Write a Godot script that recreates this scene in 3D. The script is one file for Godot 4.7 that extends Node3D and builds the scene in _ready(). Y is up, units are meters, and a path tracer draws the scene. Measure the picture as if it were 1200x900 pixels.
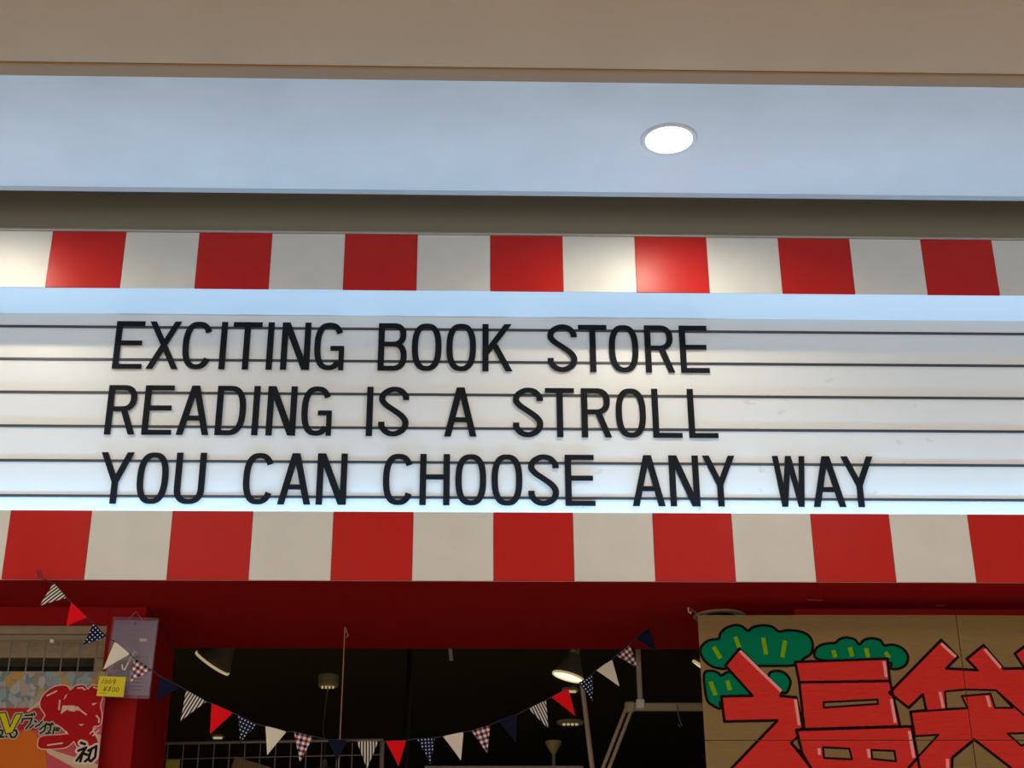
extends Node3D
# Shop front in a mall: a lit letter-board sign between two red and white striped bands, seen from below.
# World: x along the shop front, y up, z out of the shop towards the mall. Upper band front face is z = 0.

const YB := 3.913      # underside of the upper band
const YT := 4.122      # top of the upper band
const LB := 2.915      # underside of the lower band = red soffit
const LT := 3.130      # top of the lower band
const ZL := 0.051      # front face of the lower band
const ZS := -0.185     # front of the letter-board face
const ZW := -0.23      # front of the red side walls
const ZE := -0.727     # back edge of the entrance soffit
const XA := -3.6       # ends of the sign
const XB := 3.6
const FRONT_LIGHT := 2.8   # strength of each unseen light behind the viewer
const W := 0.24        # stripe width

var M := {}
var used := {}
var rng := RandomNumberGenerator.new()

# ---------------------------------------------------------------- helpers
func mat(c: Color, rough := 0.7, metal := 0.0, tex: Texture2D = null, tri := 0.0, spec := 0.5) -> StandardMaterial3D:
	var m := StandardMaterial3D.new()
	m.albedo_color = c
	m.roughness = rough
	m.metallic = metal
	m.metallic_specular = spec
	if tex:
		m.albedo_texture = tex
	if tri > 0.0:
		m.uv1_triplanar = true
		m.uv1_world_triplanar = true
		m.uv1_scale = Vector3.ONE * tri
	return m

func lin(r: float, g: float, b: float) -> Color:
	return Color(r, g, b).linear_to_srgb()

func noise_tex(freq: float, lo: Color, hi: Color, sd: int, size := 256) -> ImageTexture:
	var n := FastNoiseLite.new()
	n.seed = sd
	n.noise_type = FastNoiseLite.TYPE_SIMPLEX_SMOOTH
	n.frequency = freq
	n.fractal_octaves = 4
	var im := n.get_seamless_image(size, size)
	var o := Image.create(size, size, false, Image.FORMAT_RGB8)
	for y in size:
		for x in size:
			o.set_pixel(x, y, lo.lerp(hi, im.get_pixel(x, y).r))
	return ImageTexture.create_from_image(o)

func numbered(called: String) -> String:
	if not used.has(called):
		used[called] = 0
		return called
	used[called] += 1
	return "%s_%03d" % [called, used[called]]

func thing(called: String, label: String, category: String, at := Vector3.ZERO, group := "") -> Node3D:
	var o := Node3D.new()
	o.name = numbered(called)
	add_child(o)
	o.position = at
	tag(o, label, category, group)
	return o

func tag(o: Node, label: String, category: String, group := "", kind := "") -> void:
	if label: o.set_meta("label", label)
	if category: o.set_meta("category", category)
	if group: o.set_meta("group", group)
	if kind: o.set_meta("kind", kind)

func put(called: String, mesh: Mesh, m: Material, parent: Node = self, at := Vector3.ZERO) -> MeshInstance3D:
	var o := MeshInstance3D.new()
	o.name = numbered(called) if parent == self else called
	o.mesh = mesh
	o.material_override = m
	parent.add_child(o, true)
	o.position = at
	return o

func struct(called: String, mesh: Mesh, m: Material, at: Vector3, label: String) -> MeshInstance3D:
	var o := put(called, mesh, m, self, at)
	o.set_meta("kind", "structure")
	o.set_meta("label", label)
	return o

func begin() -> SurfaceTool:
	var st := SurfaceTool.new()
	st.begin(Mesh.PRIMITIVE_TRIANGLES)
	return st

func tri(st: SurfaceTool, a: Vector3, b: Vector3, c: Vector3, n: Vector3, ua := Vector2.ZERO, ub := Vector2.ZERO, uc := Vector2.ZERO) -> void:
	# front faces run clockwise; n is the way the face looks
	if (b - a).cross(c - a).dot(n) > 0.0:
		var t := b
		b = c
		c = t
		var u := ub
		ub = uc
		uc = u
	st.set_normal(n); st.set_uv(ua); st.add_vertex(a)
	st.set_normal(n); st.set_uv(ub); st.add_vertex(b)
	st.set_normal(n); st.set_uv(uc); st.add_vertex(c)

func quad(st: SurfaceTool, a: Vector3, b: Vector3, c: Vector3, d: Vector3, n: Vector3) -> void:
	tri(st, a, b, c, n)
	tri(st, a, c, d, n)

var boxes := {}
func box(size: Vector3, bev := 0.002) -> ArrayMesh:   # a chamfered box, centred
	var key := str(size) + str(bev)
	if boxes.has(key):
		return boxes[key]
	var st := begin()
	var h := size / 2.0
	bev = minf(bev, minf(h.x, minf(h.y, h.z)) * 0.9)
	for ax in 3:
		for s in [-1.0, 1.0]:
			var n := Vector3.ZERO
			n[ax] = s
			var p: Array[Vector3] = []
			for q in [[-1, -1], [1, -1], [1, 1], [-1, 1]]:
				var v := Vector3.ZERO
				v[ax] = s * h[ax]
				v[(ax + 1) % 3] = q[0] * (h[(ax + 1) % 3] - bev)
				v[(ax + 2) % 3] = q[1] * (h[(ax + 2) % 3] - bev)
				p.append(v)
			quad(st, p[0], p[1], p[2], p[3], n)
		for s in [-1.0, 1.0]:
			for t in [-1.0, 1.0]:
				var b := (ax + 1) % 3
				var c := (ax + 2) % 3
				var n := Vector3.ZERO
				n[b] = s
				n[c] = t
				n = n.normalized()
				var p: Array[Vector3] = []
				for q in [-1.0, 1.0]:
					var v := Vector3.ZERO
					v[ax] = q * (h[ax] - bev)
					v[b] = s * h[b]
					v[c] = t * (h[c] - bev)
					var w := v
					w[b] = s * (h[b] - bev)
					w[c] = t * h[c]
					p.append(v)
					p.append(w)
				quad(st, p[0], p[1], p[3], p[2], n)
	for sx in [-1.0, 1.0]:
		for sy in [-1.0, 1.0]:
			for sz in [-1.0, 1.0]:
				var k := Vector3(sx * h.x, sy * h.y, sz * h.z)
				var i := Vector3(sx, sy, sz) * bev
				tri(st, k - Vector3(0, i.y, i.z), k - Vector3(i.x, 0, i.z), k - Vector3(i.x, i.y, 0), Vector3(sx, sy, sz).normalized())
	boxes[key] = st.commit()
	return boxes[key]

func bx(called: String, x0: float, x1: float, y0: float, y1: float, z0: float, z1: float, m: Material, parent: Node = self, bev := 0.002) -> MeshInstance3D:
	# a box by its world limits
	var c := Vector3(x0 + x1, y0 + y1, z0 + z1) / 2.0
	if parent != self:
		c -= (parent as Node3D).global_position
	return put(called, box(Vector3(x1 - x0, y1 - y0, z1 - z0), bev), m, parent, c)

func sbx(called: String, x0: float, x1: float, y0: float, y1: float, z0: float, z1: float, m: Material, label: String, bev := 0.002) -> MeshInstance3D:
	var o := bx(called, x0, x1, y0, y1, z0, z1, m, self, bev)
	o.set_meta("kind", "structure")
	o.set_meta("label", label)
	return o

func lathe(prof: Array, seg := 40) -> ArrayMesh:   # prof: Vector2(radius, y), spun about y
	var st := begin()
	for i in prof.size() - 1:
		var a: Vector2 = prof[i]
		var b: Vector2 = prof[i + 1]
		var t := b - a
		var n2 := Vector2(t.y, -t.x).normalized()
		for k in seg:
			var t0 := TAU * k / seg
			var t1 := TAU * (k + 1) / seg
			var d0 := Vector3(cos(t0), 0, sin(t0))
			var d1 := Vector3(cos(t1), 0, sin(t1))
			var p := [d0 * a.x + Vector3(0, a.y, 0), d1 * a.x + Vector3(0, a.y, 0), d1 * b.x + Vector3(0, b.y, 0), d0 * b.x + Vector3(0, b.y, 0)]
			var n := ((d0 + d1).normalized() * n2.x + Vector3(0, n2.y, 0)).normalized()
			var n0 := (d0 * n2.x + Vector3(0, n2.y, 0)).normalized()
			var n1 := (d1 * n2.x + Vector3(0, n2.y, 0)).normalized()
			for f in [[0, 1, 2], [0, 2, 3]]:
				var q: Array = f.duplicate()
				if ((p[q[1]] - p[q[0]]) as Vector3).cross(p[q[2]] - p[q[0]]).dot(n) > 0.0:
					q = [f[0], f[2], f[1]]
				for j in q:
					st.set_normal(n0 if j in [0, 3] else n1)
					st.add_vertex(p[j])
	return st.commit()

func tube(pts: Array, r: float, seg := 8) -> ArrayMesh:
	var st := begin()
	var rings := []
	var up := Vector3.UP
	for i in pts.size():
		var t: Vector3 = (pts[mini(i + 1, pts.size() - 1)] - pts[maxi(i - 1, 0)]).normalized()
		if absf(t.dot(up)) > 0.95:
			up = Vector3.RIGHT
		var a := t.cross(up).normalized()
		var b := t.cross(a).normalized()
		up = -b if b.dot(up) < 0 else b
		var ring := []
		for k in seg:
			ring.append(a * cos(TAU * k / seg) + up * sin(TAU * k / seg))
		rings.append(ring)
	for i in pts.size() - 1:
		for k in seg:
			var l := (k + 1) % seg
			var n: Vector3 = (rings[i][k] + rings[i][l]).normalized()
			quad(st, pts[i] + rings[i][k] * r, pts[i] + rings[i][l] * r, pts[i + 1] + rings[i + 1][l] * r, pts[i + 1] + rings[i + 1][k] * r, n)
	for e in [0, pts.size() - 1]:
		var n: Vector3 = (pts[0] - pts[1]).normalized() if e == 0 else (pts[e] - pts[e - 1]).normalized()
		for k in seg:
			tri(st, pts[e], pts[e] + rings[e][k] * r, pts[e] + rings[e][(k + 1) % seg] * r, n)
	return st.commit()

# ---------------------------------------------------------------- 2-D painting (flat print only)
func fill(im: Image, pts: PackedVector2Array, c: Color) -> void:
	var lo := 1e9
	var hi := -1e9
	for p in pts:
		lo = minf(lo, p.y)
		hi = maxf(hi, p.y)
	for y in range(maxi(0, int(lo)), mini(im.get_height() - 1, int(hi)) + 1):
		var xs: Array[float] = []
		var yy := y + 0.5
		for i in pts.size():
			var a := pts[i]
			var b := pts[(i + 1) % pts.size()]
			if (a.y <= yy) != (b.y <= yy):
				xs.append(a.x + (yy - a.y) * (b.x - a.x) / (b.y - a.y))
		xs.sort()
		for i in range(0, xs.size() - 1, 2):
			var x0 := maxi(0, int(round(xs[i])))
			var x1 := mini(im.get_width(), int(round(xs[i + 1])))
			if x1 > x0:
				im.fill_rect(Rect2i(x0, y, x1 - x0, 1), c)

func disc(im: Image, p: Vector2, r: float, c: Color) -> void:
	var q := PackedVector2Array()
	for k in 16:
		q.append(p + Vector2(cos(TAU * k / 16), sin(TAU * k / 16)) * r)
	fill(im, q, c)

func line(im: Image, pts: PackedVector2Array, w: float, c: Color, round_ends := true) -> void:
	for i in pts.size() - 1:
		var d := (pts[i + 1] - pts[i]).normalized().orthogonal() * w / 2.0
		fill(im, PackedVector2Array([pts[i] + d, pts[i + 1] + d, pts[i + 1] - d, pts[i] - d]), c)
	if round_ends:
		for p in pts:
			disc(im, p, w / 2.0, c)

func mm(a: Array, k: float) -> PackedVector2Array:   # flat list in millimetres -> pixels
	var o := PackedVector2Array()
	for i in range(0, a.size(), 2):
		o.append(Vector2(a[i], a[i + 1]) * k)
	return o

func closed(p: PackedVector2Array) -> PackedVector2Array:
	var q := p.duplicate()
	q.append(p[0])
	return q

func rounded(p: PackedVector2Array) -> PackedVector2Array:
	var o := PackedVector2Array()
	var n := p.size()
	for i in n:
		for k in 4:
			o.append(p[i].cubic_interpolate(p[(i + 1) % n], p[posmod(i - 1, n)], p[(i + 2) % n], k / 4.0))
	return o

func sheet(x0: float, x1: float, y0: float, y1: float, th: float, u0: Vector2, u1: Vector2) -> ArrayMesh:
	# a thin upright panel centred on its own middle; the print (u0 top left, u1 bottom right) is on its +z face
	var st := begin()
	var h := Vector3(x1 - x0, y1 - y0, th) / 2.0
	var f := [Vector3(-h.x, h.y, h.z), Vector3(h.x, h.y, h.z), Vector3(h.x, -h.y, h.z), Vector3(-h.x, -h.y, h.z)]
	var u := [u0, Vector2(u1.x, u0.y), u1, Vector2(u0.x, u1.y)]
	tri(st, f[0], f[1], f[2], Vector3.BACK, u[0], u[1], u[2])
	tri(st, f[0], f[2], f[3], Vector3.BACK, u[0], u[2], u[3])
	var e := Vector3(0, 0, 2 * h.z)
	var rim := (u0 + Vector2(0.002, 0.002))
	for i in 4:
		var a: Vector3 = f[i]
		var b: Vector3 = f[(i + 1) % 4]
		var n := Vector3((a + b).x, (a + b).y, 0).normalized()
		tri(st, a, b, b - e, n, rim, rim, rim)
		tri(st, a, b - e, a - e, n, rim, rim, rim)
	tri(st, f[0] - e, f[1] - e, f[2] - e, Vector3.FORWARD, rim, rim, rim)
	tri(st, f[0] - e, f[2] - e, f[3] - e, Vector3.FORWARD, rim, rim, rim)
	return st.commit()

# ---------------------------------------------------------------- sign letters
const LH := 0.1745
const STEM := 0.0205
const BAR := 0.0165

var strokes := 0
func stroke_poly(st: SurfaceTool, lefts: PackedVector2Array, rights: PackedVector2Array, z0: float, z1: float) -> void:
	strokes += 1   # crossing strokes keep apart by a hair
	z1 += 0.00012 * (strokes % 5)
	z0 += 0.00012 * (strokes % 5)
	var n := lefts.size()
	for i in n - 1:
		var q := [lefts[i], lefts[i + 1], rights[i + 1], rights[i]]
		var f := []
		var b := []
		for p in q:
			f.append(Vector3(p.x, p.y, z1))
			b.append(Vector3(p.x, p.y, z0))
		quad(st, f[0], f[1], f[2], f[3], Vector3.BACK)
		quad(st, b[0], b[1], b[2], b[3], Vector3.FORWARD)
		for e in [[0, 1], [3, 2]]:
			var t: Vector2 = (q[e[1]] - q[e[0]]).orthogonal().normalized()
			var mid: Vector2 = (q[0] + q[1] + q[2] + q[3]) / 4.0
			if t.dot((q[e[0]] + q[e[1]]) / 2.0 - mid) < 0:
				t = -t
			quad(st, f[e[0]], f[e[1]], b[e[1]], b[e[0]], Vector3(t.x, t.y, 0))
	for i in [0, n - 1]:
		var o: int = 1 if i == 0 else n - 2
		var d: Vector2 = ((lefts[i] + rights[i]) - (lefts[o] + rights[o])).normalized()
		quad(st, Vector3(lefts[i].x, lefts[i].y, z1), Vector3(rights[i].x, rights[i].y, z1), Vector3(rights[i].x, rights[i].y, z0), Vector3(lefts[i].x, lefts[i].y, z0), Vector3(d.x, d.y, 0))

func curve_stroke(st: SurfaceTool, pts: Array, z0: float, z1: float) -> void:
	var l := PackedVector2Array()
	var r := PackedVector2Array()
	for i in pts.size():
		var t: Vector2 = (pts[mini(i + 1, pts.size() - 1)] - pts[maxi(i - 1, 0)]).normalized()
		if pts[0].is_equal_approx(pts[-1]) and (i == 0 or i == pts.size() - 1):
			t = (pts[1] - pts[-2]).normalized()
		var w := lerpf(BAR, STEM, absf(t.y))
		l.append(pts[i] + t.orthogonal() * w / 2.0)
		r.append(pts[i] - t.orthogonal() * w / 2.0)
	stroke_poly(st, l, r, z0, z1)

func slab(st: SurfaceTool, xa: float, ya: float, xb: float, yb: float, w: float, z0: float, z1: float) -> void:
	# a stroke cut off level at both ends, w wide along x
	stroke_poly(st, PackedVector2Array([Vector2(xa - w / 2, ya), Vector2(xb - w / 2, yb)]), PackedVector2Array([Vector2(xa + w / 2, ya), Vector2(xb + w / 2, yb)]), z0, z1)

func bar(st: SurfaceTool, xa: float, xb: float, y: float, z0: float, z1: float) -> void:
	stroke_poly(st, PackedVector2Array([Vector2(xa, y + BAR / 2), Vector2(xb, y + BAR / 2)]), PackedVector2Array([Vector2(xa, y - BAR / 2), Vector2(xb, y - BAR / 2)]), z0, z1)

func super_arc(cx: float, cy: float, rx: float, ry: float, a0: float, a1: float, e := 2.5, n := 26) -> Array:
	var o := []
	for i in n + 1:
		var a := deg_to_rad(lerpf(a0, a1, float(i) / n))
		var c := cos(a)
		var s := sin(a)
		o.append(Vector2(cx + rx * signf(c) * pow(absf(c), 2.0 / e), cy + ry * signf(s) * pow(absf(s), 2.0 / e)))
	return o

func catmull(p: Array, n := 8) -> Array:
	var o := []
	for i in p.size() - 1:
		var a: Vector2 = p[maxi(i - 1, 0)]
		var d: Vector2 = p[mini(i + 2, p.size() - 1)]
		for k in n:
			o.append((p[i] as Vector2).cubic_interpolate(p[i + 1], a, d, float(k) / n))
	o.append(p[-1])
	return o

var glyphs := {}
func glyph(ch: String) -> ArrayMesh:
	if glyphs.has(ch):
		return glyphs[ch]
	var st := begin()
	var z0 := 0.0
	var z1 := 0.003
	var h := 0.048
	if ch in "OCGS": h = 0.0495
	if ch in "XAYW": h = 0.0525
	var x0 := -h + STEM / 2
	var x1 := h - STEM / 2
	var y0 := BAR / 2
	var y1 := LH - BAR / 2
	var dw := 0.0215
	match ch:
		"E":
			slab(st, x0, 0, x0, LH, STEM, z0, z1)
			bar(st, x0, h - 0.002, y1, z0, z1)
			bar(st, x0, h - 0.006, LH * 0.54, z0, z1)
			bar(st, x0, h, y0, z0, z1)
		"X":
			slab(st, -h + dw / 2, 0, h - dw / 2, LH, dw, z0, z1)
			slab(st, h - dw / 2, 0, -h + dw / 2, LH, dw, z0, z1)
		"C":
			curve_stroke(st, super_arc(0, LH / 2, h - STEM / 2, y1 - LH / 2, 33, 327), z0, z1)
		"G":
			curve_stroke(st, super_arc(0, LH / 2, h - STEM / 2, y1 - LH / 2, 33, 318), z0, z1)
			bar(st, 0.004, h, LH * 0.46, z0, z1)
			slab(st, x1 + 0.002, 0, x1 + 0.002, LH * 0.46, STEM * 0.85, z0, z1)
		"I":
			slab(st, 0, 0, 0, LH, STEM, z0, z1)
		"T":
			slab(st, 0, 0, 0, LH, STEM, z0, z1)
			bar(st, -h, h, y1, z0, z1)
		"N":
			slab(st, x0, 0, x0, LH, STEM, z0, z1)
			slab(st, x1, 0, x1, LH, STEM, z0, z1)
			slab(st, x0 + 0.004, LH, x1 - 0.004, 0, dw * 1.1, z0, z1)
		"B":
			slab(st, x0, 0, x0, LH, STEM, z0, z1)
			curve_stroke(st, [Vector2(x0, y1)] + super_arc(0.002, LH * 0.755, h - 0.005 - STEM / 2, y1 - LH * 0.755, 90, -90, 2.3) + [Vector2(x0, LH * 0.755 * 2 - y1)], z0, z1)
			curve_stroke(st, [Vector2(x0, LH * 0.555)] + super_arc(0.004, (LH * 0.555 + y0) / 2, h - 0.004 - STEM / 2, (LH * 0.555 - y0) / 2, 90, -90, 2.3) + [Vector2(x0, y0)], z0, z1)
		"O":
			curve_stroke(st, super_arc(0, LH / 2, h - STEM / 2, y1 - LH / 2, 0, 360, 2.5, 44), z0, z1)
		"K":
			slab(st, x0, 0, x0, LH, STEM, z0, z1)
			slab(st, x0, LH * 0.36, h - dw / 2, LH, dw * 1.1, z0, z1)
			slab(st, -0.008, LH * 0.56, h - dw / 2 + 0.003, 0, dw * 1.05, z0, z1)
		"S":
			curve_stroke(st, catmull([Vector2(x1, LH * 0.735), Vector2(x1 - 0.002, LH * 0.82), Vector2(0.02, y1 - 0.004), Vector2(-0.006, y1), Vector2(x0 + 0.008, LH * 0.87), Vector2(x0, LH * 0.75), Vector2(x0 + 0.012, LH * 0.64), Vector2(0, LH * 0.525), Vector2(x1 - 0.012, LH * 0.4), Vector2(x1, LH * 0.27), Vector2(x1 - 0.008, LH * 0.13), Vector2(0.006, y0), Vector2(-0.02, y0 + 0.004), Vector2(x0 + 0.002, LH * 0.18), Vector2(x0, LH * 0.285)], 5), z0, z1)
		"R":
			slab(st, x0, 0, x0, LH, STEM, z0, z1)
			curve_stroke(st, [Vector2(x0, y1)] + super_arc(0.002, LH * 0.735, h - 0.003 - STEM / 2, y1 - LH * 0.735, 90, -90, 2.3) + [Vector2(x0, LH * 0.735 * 2 - y1)], z0, z1)
			slab(st, 0.006, LH * 0.53, h - dw / 2 + 0.002, 0, dw, z0, z1)
		"A":
			slab(st, -h + dw / 2, 0, -0.002, LH, dw, z0, z1)
			slab(st, h - dw / 2, 0, 0.002, LH, dw, z0, z1)
			bar(st, -0.028, 0.028, LH * 0.34, z0, z1)
		"D":
			slab(st, x0, 0, x0, LH, STEM, z0, z1)
			curve_stroke(st, [Vector2(x0, y1)] + super_arc(-0.006, LH / 2, h + 0.006 - STEM / 2, y1 - LH / 2, 90, -90, 2.5) + [Vector2(x0, y0)], z0, z1)
		"L":
			slab(st, x0, 0, x0, LH, STEM, z0, z1)
			bar(st, x0, h, y0, z0, z1)
		"Y":
			slab(st, -h + dw / 2, LH, 0, LH * 0.42, dw, z0, z1)
			slab(st, h - dw / 2, LH, 0, LH * 0.42, dw, z0, z1)
			slab(st, 0, 0, 0, LH * 0.46, STEM, z0, z1)
		"U":
			curve_stroke(st, [Vector2(x0, LH), Vector2(x0, LH * 0.6)] + super_arc(0, LH * 0.3, x1, LH * 0.3 - y0, 180, 360, 2.4) + [Vector2(x1, LH * 0.6), Vector2(x1, LH)], z0, z1)
		"H":
			slab(st, x0, 0, x0, LH, STEM, z0, z1)
			slab(st, x1, 0, x1, LH, STEM, z0, z1)
			bar(st, x0, x1, LH * 0.55, z0, z1)
		"W":
			slab(st, -h + 0.009, LH, -0.023, 0, 0.0185, z0, z1)
			slab(st, -0.001, LH, -0.023, 0, 0.0185, z0, z1)
			slab(st, -0.001, LH, 0.03, 0, 0.0185, z0, z1)
			slab(st, h - 0.009, LH, 0.03, 0, 0.0185, z0, z1)
	glyphs[ch] = st.commit()
	return glyphs[ch]

# ---------------------------------------------------------------- prints
func card_print() -> ImageTexture:
	# hand-painted New Year lettering and pine on brown cardboard, 1500 x 620 mm
	var art := {"green":[[6,98,23,82,41,76,61,73,65,59,83,41,114,31,135,36,151,49,166,38,196,32,226,36,245,51,274,47,310,51,334,63,344,82,344,103,335,122,315,134,283,155,187,157,96,162,66,166,36,159,13,141,2,116],[9,183,29,172,50,177,61,186,80,176,101,180,122,213,147,249,59,261,53,285,29,276,12,255],[206,180,231,172,254,180,267,201,263,222,246,240,206,213],[352,134,351,109,368,94,392,88,414,86,430,74,449,70,457,71,475,76,487,91,504,77,529,72,553,79,563,94,588,92,617,103,631,127,623,152,598,166,572,164,567,146,412,143]],"red":[[121,104,240,237,234,248,281,252,294,344,273,351,276,370,255,387,305,457,334,517,14,517,219,321,61,324,57,249,150,247,75,156],[287,145,568,135,568,203,294,207],[294,207,568,203,583,339,297,347],[274,349,616,339,625,431,628,517,334,517,305,457,285,419],[959,119,1038,65,1090,164,985,169],[562,239,739,77,783,130,743,165,837,170,809,136,867,93,918,165,1200,162,1322,162,1300,284,1177,296,1139,517,939,517,900,463,799,378,727,431,713,517,557,517,597,457,625,431,623,367,619,296,667,291,662,244,615,284]],"cut":[[362,267,524,259,524,272,361,283],[348,400,425,404,430,435,348,431],[490,408,558,411,559,441,490,434],[730,235,795,229,885,231,929,284,875,284,867,241,779,249,791,285,728,287],[622,368,694,364,626,428],[902,360,987,358,1032,378,937,395],[255,387,274,370,285,418]],"ink":[[619,296,791,285],[885,231,959,305,1053,320]],"pink":[[122,111,238,234],[278,258,283,335],[738,89,777,130],[868,105,910,163],[715,236,719,284],[856,248,860,281],[557,143,558,191],[566,257,570,329],[609,352,613,431],[482,405,482,431],[712,434,708,477],[336,402,336,422],[481,405,481,428]],"yel":[[43,98,62,134],[111,67,121,101],[196,70,201,122],[262,79,249,131],[27,204,40,246],[78,201,84,230],[406,109,410,131],[458,100,461,128],[506,103,510,127],[456,100,462,128],[507,103,509,131],[564,115,574,133]]}
	var k := 1.36
	var im := Image.create(2040, 843, false, Image.FORMAT_RGB8)
	var brown := Color(0.52, 0.43, 0.28)
	im.fill(brown)
	rng.seed = 5
	for i in 5200:
		var t := rng.randf_range(-0.03, 0.03)
		im.fill_rect(Rect2i(rng.randi() % 2040, rng.randi() % 843, 10 + rng.randi() % 60, 2), Color(brown.r + t, brown.g + t, brown.b + t))
	var black := Color(0.10, 0.055, 0.05)
	var red := Color(0.80, 0.20, 0.18)
	var green := Color(0.0, 0.45, 0.32)
	for p in art.green:
		var sm := rounded(mm(p, k))
		fill(im, sm, green)
		line(im, closed(sm), 11.0, black)
	for p in art.yel:
		line(im, mm(p, k), 18.0, Color(0.47, 0.62, 0.06), false)
	for p in art.red:
		fill(im, mm(p, k), red)
	# uneven marker strokes inside the red
	for i in 2600:
		var x := rng.randi() % 2000
		var y := rng.randi() % 830
		if im.get_pixel(x, y).r > 0.75 and im.get_pixel(x, y).g < 0.25 and im.get_pixel(mini(x + 40, 2039), y).r > 0.75 and im.get_pixel(mini(x + 40, 2039), y).g < 0.3:
			var t := rng.randf_range(-0.035, 0.03)
			im.fill_rect(Rect2i(x, y, 40, 3), Color(red.r + t, red.g + t, red.b + t))
	for p in art.red:
		line(im, closed(mm(p, k)), 11.0, black)
	for p in art.cut:
		fill(im, mm(p, k), brown)
		line(im, closed(mm(p, k)), 8.0, black)
	for p in art.ink:
		line(im, mm(p, k), 8.0, black)
	for p in art.pink:
		line(im, mm(p, k), 13.0, Color(0.92, 0.6, 0.6), false)
	im.resize(1020, 422, Image.INTERPOLATE_LANCZOS)
	return ImageTexture.create_from_image(im)

func poster_print() -> ImageTexture:
	# 680 x 500 mm; the cartoon figures of the photograph are left out
	var art := {"blob":[[481,103,485,75,510,51,541,45,556,55,554,77,542,91,548,69,568,55,578,46,600,44,613,58,627,45,648,51,656,75,652,102,660,130,659,157,642,161,639,177,657,208,656,231,609,224,591,204,585,208,562,224,497,226,489,208,500,195,566,189,556,169,530,154,495,148,500,130]],"hole":[[541,128,544,102,579,102,596,118,581,116,561,114],[597,157,615,157,606,163],[562,187,563,175,572,187],[629,96,647,94,634,102]],"hi":[[495,73,521,59],[534,87,535,114],[583,50,596,49,605,55],[630,47,642,51,649,61],[565,116,581,118],[587,106,603,120,617,129],[647,132,656,142,657,152],[515,219,557,213],[635,185,649,169],[644,191,659,175]],"V":[[361,126,378,124,398,169,410,130,426,128,406,181,389,185]],"two":[[370,175,378,177,378,185,371,195,383,195],[390,193,392,195],[400,185,405,175,417,176,421,185,416,196,406,196,400,185]],"kata":[[438,132,459,130],[431,152,432,142,459,140,455,158,445,171],[457,126,459,132],[463,125,466,131],[456,169,465,160],[468,148,473,151],[473,165,484,158,489,150],[486,173,502,159,517,158],[503,154,500,177,488,185],[517,159,517,175,512,179],[509,156,513,161],[519,154,523,159],[505,185,518,183],[528,167,526,185],[527,173,541,177],[534,168,536,171],[540,169,543,172]],"hatsu":[[611,212,623,216],[606,235,628,226,604,264],[619,243,615,266],[622,243,633,247],[635,235,657,222,657,254,646,266,638,260],[644,229,638,258,629,266]],"orange":[[366,204,415,193,447,173,476,185,493,227,509,231,520,289,378,289]],"cream":[[440,118,486,79,491,85,446,122],[508,227,676,277,671,297,600,285,518,243],[651,185,667,189,665,247,655,243]]}
	var k := 2.4
	var im := Image.create(1632, 1200, false, Image.FORMAT_RGB8)
	im.fill(Color(0.80, 0.34, 0.40))
	rng.seed = 9
	# collage of small pale paper scraps along the top
	var tones := [Color(0.56, 0.66, 0.68), Color(0.68, 0.70, 0.71), Color(0.72, 0.60, 0.36), Color(0.62, 0.59, 0.65), Color(0.46, 0.57, 0.62), Color(0.68, 0.64, 0.60), Color(0.64, 0.68, 0.70), Color(0.58, 0.55, 0.54)]
	fill(im, PackedVector2Array([Vector2(0, 0), Vector2(1632, 0), Vector2(1632, 90), Vector2(1330, 110), Vector2(1200, 260), Vector2(0, 280)]), Color(0.70, 0.70, 0.68))
	for i in 420:
		var x := rng.randf() * 1632.0
		var y := rng.randf() * (270.0 if x < 1180 else 95.0)
		var c: Color = tones[rng.randi() % tones.size()]
		var a := rng.randf() * TAU
		var q := PackedVector2Array()
		for j in 5:
			q.append(Vector2(x, y) + Vector2(cos(a + j * 1.257), sin(a + j * 1.257) * 1.3) * rng.randf_range(14, 52))
		line(im, closed(q), 3.0, c.darkened(0.18))
		fill(im, q, c)
	for p in [[0, 270, 1190, 262, 1330, 150, 1380, 200, 1230, 420, 0, 420]]:
		fill(im, mm(p, 1.0), Color(0.72, 0.16, 0.16))
	for p in art.orange:
		fill(im, mm(p, k), Color(0.85, 0.45, 0.12))
	for p in art.cream:
		fill(im, mm(p, k), Color(0.86, 0.76, 0.64))
	for p in art.blob:
		var sm := rounded(mm(p, k))
		line(im, closed(sm), 26.0, Color(0.93, 0.82, 0.78))
		line(im, closed(sm), 12.0, Color(0.72, 0.04, 0.08))
		fill(im, sm, Color(0.72, 0.04, 0.08))
	for p in art.hole:
		fill(im, mm(p, k), Color(0.90, 0.80, 0.76))
	for p in art.hi:
		line(im, mm(p, k), 11.0, Color(0.93, 0.80, 0.78))
	for layer in [[34.0, Color(0.70, 0.72, 0.66)], [13.0, Color(0.05, 0.05, 0.05)]]:
		for p in art.V: line(im, closed(mm(p, k)), layer[0], layer[1])
		for p in art.two: line(im, mm(p, k), layer[0] * 0.9, layer[1])
		for p in art.kata: line(im, mm(p, k), layer[0] * 0.85, layer[1])
		for p in art.hatsu: line(im, mm(p, k), layer[0] * 1.4, layer[1] if layer[0] < 20 else Color(0.92, 0.86, 0.82))
	for p in art.V:
		fill(im, mm(p, k), Color(0.86, 0.84, 0.10))
	im.resize(816, 600, Image.INTERPOLATE_LANCZOS)
	return ImageTexture.create_from_image(im)

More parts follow.
